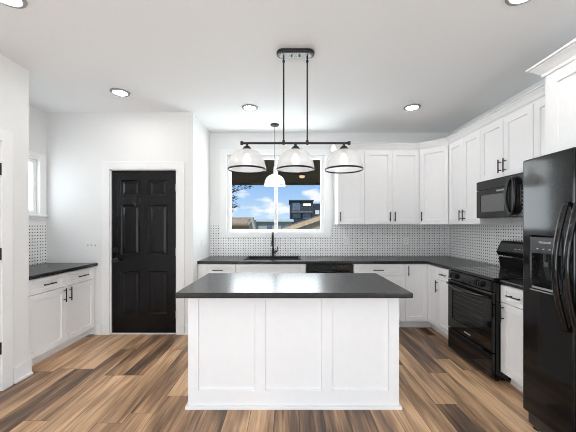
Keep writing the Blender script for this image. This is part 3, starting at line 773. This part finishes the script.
# ------------------------------------------------------------------ microwave
mwz = 1.468
mw = thing('microwave', 'black microwave mounted under the wall cabinet above the range', 'microwave', (2.115, 3.314, mwz), -PI/2)
wm, hm_ = 0.712, 0.402; dM = XR-0.004-2.115
MB().box(0.002, wm-0.002, 0.022, dM, 0.0, hm_).build('body', M_glossplastic, mw, 0.003)
xs = 0.495
MB().box(0.002, wm-0.002, 0.0, 0.0215, hm_-0.098, hm_-0.002).build('vent_band', M_mwave, mw, 0.004)
wn0, wn1, wq0, wq1 = 0.07, 0.425, 0.065, 0.245
md = MB().grid([0.002, wn0, wn1, xs-0.002], [0.004, wq0, wq1, hm_-0.101], lambda u, v: wn0 < u < wn1 and wq0 < v < wq1, 0.0, 0.0215, 'y').build('door', M_mwave, mw, 0.004)
MB().box(wn0, wn1, 0.006, 0.012, wq0, wq1).build('window', M_screen, md)
lettering('FRIGIDAIRE', 0.022, md, Matrix.Translation((0.375, -0.0005, 0.273)) @ FACE)
ocx, ocz, orx, orz = 0.560, 0.195, 0.056, 0.168
loopp = [(ocx+orx*math.cos(2*PI*k/36), -0.030-0.012*math.cos(PI*math.sin(2*PI*k/36)/2), ocz+orz*math.sin(2*PI*k/36)) for k in range(36)]
MB().loop(loopp, 0.016, 10, 0.014).build('oval_handle', M_appl, mw, smooth=True)
ov = [(ocx+(orx-0.004)*math.cos(2*PI*k/36), ocz+(orz-0.004)*math.sin(2*PI*k/36)) for k in range(36)]
MB().prism(ov, -0.020, -0.001, 'y').build('oval_panel', M_panelgrey, mw, 0.002)
kp = MB().box(xs+0.001, wm-0.002, 0.0, 0.0215, 0.004, hm_-0.101).build('keypad', M_glossplastic, mw, 0.003)
for r in range(6):
    for c_ in range(2): MB().box(0.648+c_*0.028, 0.648+c_*0.028+0.012, -0.0012, 0.0, 0.05+r*0.036, 0.05+r*0.036+0.008).build('button', M_letter, kp)

# ------------------------------------------------------------------ refrigerator
FY0, FYS, FY1 = 2.072, 1.690, 1.165
fz0, fz1 = 0.105, 1.842
fr = thing('refrigerator', 'tall black side by side refrigerator with dispenser and bowed handles', 'refrigerator', (1.645, FY0, 0), -PI/2)
wf = FY0-FY1; ws = FY0-FYS; dF = XR-0.02-1.645
MB().box(0.006, wf-0.006, 0.085, dF, 0.03, 1.822).build('body', M_fridge, fr, 0.006)
MB().box(0.012, wf-0.012, 0.030, 0.084, 0.018, 0.095).build('kick_grille', M_glossplastic, fr, 0.008)
for x in (0.06, wf-0.06):
    MB().tube([(x, 0.055, 0.0), (x, 0.055, 0.03)], 0.022, 12).build('foot', M_glossplastic, fr)
# freezer door with a real recess for the dispenser
dx0, dx1, dz0, dz1, dzm = 0.075, 0.297, 0.968, 1.312, 1.205
fd = MB().grid([0.0, dx0, dx1, ws-0.004], [fz0, dz0, dz1, fz1], lambda u, v: dx0 < u < dx1 and dz0 < v < dz1, 0.0, 0.078, 'y').build('freezer_door', M_fridge, fr, 0.012, seg=3)
dp = MB(); dp.box(dx0, dx1, 0.070, 0.076, dz0, dz1).box(dx0, dx0+0.004, 0.002, 0.070, dz0, dzm).box(dx1-0.004, dx1, 0.002, 0.070, dz0, dzm).box(dx0+0.004, dx1-0.004, 0.002, 0.070, dz0, dz0+0.012)
dsp = dp.build('dispenser', M_glossplastic, fd)
MB().box(dx0, dx1, -0.003, 0.069, dzm, dz1).build('control_panel', M_panelgrey, dsp, 0.003)
MB().box(dx0+0.006, dx1-0.006, 0.0, 0.006, dz0+0.004, dz0+0.016).build('drip_edge', M_chrome, dsp)
MB().prism([(0.062, 1.20), (0.034, 1.20), (0.028, 1.12), (0.05, 1.03), (0.062, 1.03)], dx0+0.062, dx0+0.10, 'x').build('paddle', M_panelgrey, dsp, 0.004)
MB().prism([(0.062, 1.20), (0.034, 1.20), (0.028, 1.12), (0.05, 1.03), (0.062, 1.03)], dx0+0.13, dx0+0.168, 'x').build('paddle', M_panelgrey, dsp, 0.004)
MB().tube([(dx0+0.081, 0.03, 1.203), (dx0+0.081, 0.026, 1.15)], 0.012, 10).build('nozzle', M_bronze, dsp)
MB().tube([(dx0+0.149, 0.03, 1.203), (dx0+0.149, 0.026, 1.15)], 0.012, 10).build('nozzle', M_bronze, dsp)
lettering('FRIGIDAIRE', 0.018, dsp, Matrix.Translation(((dx0+dx1)/2, -0.0035, 1.277)) @ FACE)
for i in range(3): MB().box(dx0+0.05+i*0.045, dx0+0.062+i*0.045, -0.0045, -0.003, 1.232, 1.238).build('indicator', M_letter, dsp)
rd = MB().box(ws+0.004, wf, 0.0, 0.078, fz0, fz1).build('fresh_food_door', M_fridge, fr, 0.012, seg=3)
def bow(x, par):
    z0, z1 = 0.775, 1.515
    pts = [(x, 0.004, z0), (x, -0.020, z0+0.004)] + [(x, -0.026-0.062*math.sin(PI*k/16), z0+0.012+(z1-z0-0.024)*k/16) for k in range(17)] + [(x, -0.020, z1-0.004), (x, 0.004, z1)]
    MB().tube(pts, 0.013, 12, ry=0.020, up=(0, 1, 0)).build('handle', M_appl, par, smooth=True)
bow(ws-0.034, fd); bow(ws+0.038, rd)

# ------------------------------------------------------------------ lamps
def downlight(x, y, label):
    t = thing('recessed_light', label, 'ceiling light', (x, y, ZC-0.0005), 0, 'recessed ceiling lights')
    MB().lathe([(0.070, -0.012), (0.078, -0.014), (0.094, -0.010), (0.098, 0.0), (0.070, 0.0), (0.070, -0.012)], seg=36).build('trim_ring', M_ring, t, smooth=True)
    MB().lathe([(0, -0.010), (0.040, -0.010), (0.069, -0.0085), (0.069, -0.002), (0, -0.002)], seg=36).build('lens', M_lens, t, smooth=False)
for (x, y, l) in ((-1.815, 3.19, 'round lit downlight in the ceiling in front of the black door'),
                  (-0.465, 3.60, 'round lit downlight in the ceiling left of the hanging island lamp'),
                  (1.510, 3.59, 'round lit downlight in the ceiling nearest the corner wall cabinets'),
                  (-1.767, 1.855, 'round lit downlight cut by the top left edge of the view'),
                  (1.464, 1.83, 'round lit downlight cut by the top right edge of the view')):
    downlight(x, y, l)

lx, ly = 0.062, 2.45
pl = thing('linear_pendant_light', 'dark bronze three shade bar light hanging over the island', 'pendant light', (lx, ly, ZC-0.0005))
st = [(0.10+0.058*math.cos(t), 0.058*math.sin(t)) for t in [-PI/2+PI*k/14 for k in range(15)]] + [(-0.10+0.058*math.cos(t), 0.058*math.sin(t)) for t in [PI/2+PI*k/14 for k in range(15)]]
cnp = MB().prism(st, -0.030, 0.0, 'z').build('canopy', M_bronze, pl, 0.008)
MB().prism([(x*0.86, y*0.78) for x, y in st], -0.034, -0.0302, 'z').build('face_plate', M_plate_br, cnp, 0.002)
MB().cyl((-0.033, 0, -0.038), 'z', 0.008, 0.008).build('screw', M_bronze, cnp); MB().cyl((0.033, 0, -0.038), 'z', 0.008, 0.008).build('screw', M_bronze, cnp)
bz = 2.072-ZC
for x in (-0.098, 0.098):
    MB().tube([(x, 0, -0.034), (x, 0, bz)], 0.0065, 10).lathe([(0.007, -0.09), (0.011, -0.085), (0.011, -0.072), (0.007, -0.066)], (x, 0, 0), 12).lathe([(0.007, bz+0.03), (0.012, bz+0.02), (0.012, bz-0.012), (0, bz-0.016)], (x, 0, 0), 12).build('rod', M_bronze, pl)
bar = MB().tube([(-0.445, 0, bz), (0.445, 0, bz)], 0.0095, 12)
for s in (-1, 1): bar.lathe([(0, -0.016), (0.013, -0.014), (0.013, 0.014), (0, 0.016)], (s*0.445, 0, bz), 12)
bar.build('bar', M_bronze, pl)
def bowl(h, R, r0, n=14):
    return [(r0+(R-r0)*math.sin(t*PI/2)**0.92, -h*(1-math.cos(t*PI/2))) for t in [k/n for k in range(n+1)]]
for x in (-0.402, 0.0, 0.402):
    sk = MB().lathe([(0, bz-0.008), (0.010, bz-0.008), (0.012, bz-0.022), (0.026, bz-0.030), (0.040, bz-0.050), (0.040, bz-0.058), (0.018, bz-0.060), (0.018, bz-0.085), (0, bz-0.085)], (x, 0, 0), 24).build('socket', M_bronze, pl)
    prof = bowl(0.163, 0.155, 0.032)
    sh = MB().lathe(prof, (x, 0, bz-0.056), 96, 0.012).build('shade', M_shade, pl, smooth=True)
    MB().lathe([(0.154, -0.002), (0.1585, 0.0), (0.1595, -0.010), (0.155, -0.013), (0.151, -0.008), (0.154, -0.002)], (x, 0, bz-0.056-0.157), 64).build('rim_band', M_bronze, sh, smooth=True)
    MB().lathe([(0, -0.086), (0.012, -0.088), (0.016, -0.105), (0.028, -0.125), (0.032, -0.145), (0.024, -0.165), (0, -0.175)], (x, 0, bz), 20).build('bulb', M_bulb, pl, smooth=True)

sp = thing('sink_pendant_light', 'small white bowl lamp on a thin rod over the sink', 'pendant light', (-0.188, 4.21, ZC-0.0005))
MB().lathe([(0, 0), (0.062, 0), (0.062, -0.012), (0.045, -0.024), (0, -0.026)], seg=28).build('canopy', M_bronze, sp)
MB().tube([(0, 0, -0.024), (0, 0, -0.715)], 0.004, 8).build('rod', M_bronze, sp)
MB().lathe([(0, -0.600), (0.012, -0.602), (0.018, -0.62), (0.018, -0.70), (0.05, -0.715), (0.052, -0.735), (0, -0.736)], seg=24).build('socket', M_vinyl, sp)
sh = MB().lathe(bowl(0.145, 0.146, 0.045), (0, 0, -0.725), 64).build('shade', M_opal, sp, smooth=True)
MB().lathe([(0.147, 0.0), (0.150, 0.001), (0.151, -0.009), (0.147, -0.011), (0.144, -0.006), (0.147, 0.0)], (0, 0, -0.865), 48).build('rim_band', M_chrome, sh, smooth=True)
MB().lathe([(0, -0.737), (0.014, -0.74), (0.03, -0.775), (0.024, -0.805), (0, -0.815)], (0, 0, 0), 20).build('bulb', M_bulb, sp, smooth=True)

# ------------------------------------------------------------------ outlets and switches
def outlet(label, loc, rz, gangs, kind='outlet'):
    w = 0.07 + 0.046*(gangs-1)
    t = thing('switch_plate' if kind == 'switch' else 'outlet', label, 'switch' if kind == 'switch' else 'outlet', loc, rz)
    MB().box(-w/2, w/2, -0.006, 0, -0.0575, 0.0575).build('plate', M_plate, t, 0.002)
    for i in range(gangs):
        x = (i-(gangs-1)/2)*0.046
        if kind == 'switch':
            MB().box(x-0.005, x+0.005, -0.014, -0.0062, -0.012, 0.012).build('toggle', M_slot, t, 0.002)
        else:
            MB().box(x-0.017, x+0.017, -0.0085, -0.0062, -0.034, 0.034).build('receptacle', M_plate, t, 0.002)
            for z in (-0.018, 0.018): MB().box(x-0.008, x-0.005, -0.0092, -0.0087, z-0.005, z+0.005).box(x+0.005, x+0.008, -0.0092, -0.0087, z-0.005, z+0.005).box(x-0.006, x+0.006, -0.0088, -0.00865, z-0.001, z+0.001).build('socket', M_slot, t)
    return t
outlet('white three gang light switch on the wall left of the black door', (-2.498, YD-0.0005, 1.135), 0, 3, 'switch')
outlet('white outlet on the tile just right of the sink window', (0.905, YB-0.0085, 1.155), 0, 1)
outlet('white outlet on the tile beneath the double wall cabinet', (1.835, YB-0.0085, 1.155), 0, 1)
outlet('white double outlet on the short wall left of the sink counter', (XS+0.0005, 4.16, 1.155), PI/2, 2)
outlet('white outlet on the tile in the nook', (XN+0.0085, 3.35, 1.16), PI/2, 1)

# floor register
fv = thing('floor_vent', 'brown metal floor register beside the corner cabinet toe kick', 'floor vent', (1.815, 3.855, 0.0003))
MB().grid([-0.052, -0.036, 0.036, 0.052], [-0.13, -0.114, 0.114, 0.13], lambda u, v: abs(u) < 0.036 and abs(v) < 0.114, 0, 0.005, 'z').build('frame', M_vent, fv, 0.001)
s = MB()
for i in range(14): s.box(-0.036, 0.036, -0.112+i*0.0165, -0.112+i*0.0165+0.006, 0.001, 0.004)
s.box(-0.036, 0.036, -0.114, 0.114, 0.0, 0.0008)
s.build('louvres', M_vent, fv)

# ------------------------------------------------------------------ outside the sink window
struct(MB().box(-60, 60, YB+T+0.01, 160, -0.62, -0.5).build('ground', M_ground), 'dry ground outside the window', 'ground')
pr = thing('porch_roof', 'dark brown porch roof seen through the top of the window', 'porch roof', (0, YB+T, 0)); struct(pr)
MB().box(-5, 5, 0.02, 3.55, 2.58, 2.70).build('soffit', M_soffit, pr)
MB().box(-5, 5, 3.56, 3.70, 2.535, 2.80).build('beam', M_soffit, pr)
MB().box(-5, -4.85, 3.555, 3.70, -0.5, 2.534).build('post', M_soffit, pr); MB().box(4.85, 5, 3.555, 3.70, -0.5, 2.534).build('post', M_soffit, pr)
po = thing('porch_light', 'small round porch lamp under the brown porch roof', 'porch light', (0.33, 6.95, 2.5795))
MB().lathe([(0, 0), (0.08, 0), (0.08, -0.02), (0, -0.02)], seg=20).build('base', M_bronze, po)
MB().lathe([(0, -0.021), (0.065, -0.021), (0.055, -0.065), (0, -0.08)], seg=20).build('globe', mat('warm_lamp_glass', (0.8, 0.6, 0.35), 0.4, emit=(1, 0.7, 0.4), es=0.8), po)

def PXZ(px, py, Y): return ((px-288)*Y/295, CAM_Z+(225.5-py)*Y/295)
# dark modern house
hy = 42.0
hx0, hz1 = PXZ(290, 200, hy); hx1, _ = PXZ(313, 200, hy); hx2, hz2 = PXZ(325, 203, hy)
mh = thing('house', 'dark grey flat roofed house with big windows beyond the yard', 'house', (hx0, hy, -0.5))
hw_ = hx1-hx0; hh = hz1+0.5
MB().box(0, hw_, 0, 8, 0, hh-0.15).build('wall', M_navy, mh)
MB().box(-0.15, hw_+0.1, -0.25, 8, hh-0.15, hh).build('roof', M_navy, mh)
MB().box(hw_+0.02, hx2-hx0, 1.0, 7, 0, hz2+0.5).build('annex', M_navy, mh)
for (a, b_, c_, d_, mm) in ((0.35, 1.4, hh-1.5, hh-0.4, M_winglass), (1.9, 2.95, hh-0.85, hh-0.5, M_winlit), (0.35, 1.5, hh-2.6, hh-1.9, M_winglass), (1.8, 3.0, hh-2.7, hh-1.9, M_winglass)):
    MB().box(a, b_, -0.08, 0, c_, d_).build('window', mm, mh)
MB().box(0.2, hw_-0.1, -0.6, -0.02, hh-1.78, hh-1.68).build('balcony', M_tan, mh)
MB().box(hw_+0.4, hw_+1.0, 0.9, 0.99, hh-2.0, hh-1.4).build('window', M_plate, mh)
# house on the right with a sloping raw-wood roof edge
ry = 20.0
a0 = PXZ(286, 229, ry); a1 = PXZ(330, 212.5, ry)
rh = thing('house', 'tan house with a sloping raw lumber roof edge at lower right of the window', 'house', (a0[0], ry, -0.5))
q0 = a0[1]+0.5; q1 = a1[1]+0.5; wq = a1[0]-a0[0]
MB().prism([(0.3, 0), (wq, 0), (wq, q1-0.2), (0.3, q0-0.14)], 0.25, 6, 'y').build('wall', M_tan, rh)
MB().prism([(-0.3, q0-0.32), (wq, q1-0.30), (wq, q1), (-0.3, q0)], 0.0, 0.22, 'y').build('roof_edge', M_lumber, rh)
MB().prism([(-0.3, q0+0.01), (wq, q1+0.01), (wq, q1+0.08), (-0.3, q0+0.08)], 0.0, 6.2, 'y').build('roof', M_shingle, rh)
# brown roofed house on the left
by = 26.0
b0 = PXZ(218, 217, by); b1 = PXZ(250, 217, by); b2 = PXZ(254, 229, by)
bh = thing('house', 'house with a brown shingle roof at lower left of the window', 'house', (b0[0], by, -0.5))
t0 = b0[1]+0.5; wb = b1[0]-b0[0]; t1 = b2[1]+0.5
MB().prism([(0, 0), (wb-0.2, 0), (wb-0.2, t0-0.15), (0, t0-0.15)], 0.6, 7, 'y').build('wall', M_tan, bh)
MB().prism([(-0.5, 0.35), (t1*0, 0)][:0] + [(0.0, t1+0.30), (0.0, t1+0.42), (3.0, t0+0.05), (3.0, t0-0.1)], -0.2, wb, 'x').build('roof', M_shingle, bh)
MB().prism([(wb+0.01, t0-0.1), (wb+0.18, t0-0.1), (b2[0]-b0[0]+0.15, t1-0.2), (b2[0]-b0[0]-0.10, t1-0.2)], 0.4, 0.55, 'y').build('rake_board', M_grnsiding, bh)
# grey green long building in the middle
gy = 34.0
g0 = PXZ(248, 219.5, gy); g1 = PXZ(292, 219.5, gy)
gb = thing('house', 'long low grey green house in the middle of the window view', 'house', (g0[0], gy, -0.5))
wg = g1[0]-g0[0]; hg = g0[1]+0.5
MB().box(0, wg, 0, 5, 0, hg-0.25).build('wall', M_grnsiding, gb)
MB().prism([(-0.3, hg-0.25), (2.5, hg+0.1), (5.3, hg-0.25)], -0.2, wg+0.2, 'x').build('roof', M_grnsiding, gb)
for i in range(3): MB().box(0.6+i*1.6, 1.2+i*1.6, -0.05, -0.001, hg-1.3, hg-0.6).build('window', M_winglass, gb)

# leafy tree whose branch tips reach into the left of the window
ty = 11.0
tx = (205-288)*ty/295
tr = thing('tree', 'dark leafy tree branch tips at the left edge of the window', 'tree', (tx, ty, -0.5))
trk = MB().tube([(0, 0, 0), (-0.1, 0, 1.5), (0.05, 0.1, 2.6), (0.2, 0.0, 3.6)], [0.16, 0.13, 0.09, 0.03], 10)
lf = MB(); rnd = random.Random(3)
tips = [(px, py) for (px, py) in ((234, 186), (240, 186.5), (246, 187), (251, 186.5), (232, 190), (236, 190), (233, 197), (235, 198), (232, 201), (234, 205), (237, 206), (233, 207), (232, 211), (228, 189), (226, 198), (225, 206), (220, 190), (221, 200))]
for (px, py) in tips:
    X, Z = PXZ(px, py, ty); X -= tx; Z += 0.5
    trk.tube([(0.0, 0.05, max(1.6, Z-0.9)), (X*0.55, 0.0, Z-0.25), (X, 0, Z)], [0.03, 0.012, 0.005], 6)
    for k in range(26):
        c = Vector((X+rnd.gauss(0, 0.06), rnd.gauss(0, 0.06), Z+rnd.gauss(0, 0.035)))
        R = Matrix.Rotation(rnd.uniform(0, 2*PI), 3, 'Z') @ Matrix.Rotation(rnd.uniform(-0.8, 0.8), 3, 'X')
        l = rnd.uniform(0.03, 0.055); w_ = l*0.42
        lf.bm.faces.new([lf.bm.verts.new(c + R @ Vector(p)) for p in ((-l, 0, 0), (0, -w_, 0.006), (l, 0, 0), (0, w_, 0.006))])
trk.build('trunk', M_bark, tr)
lf.build('foliage', M_leaf, tr)
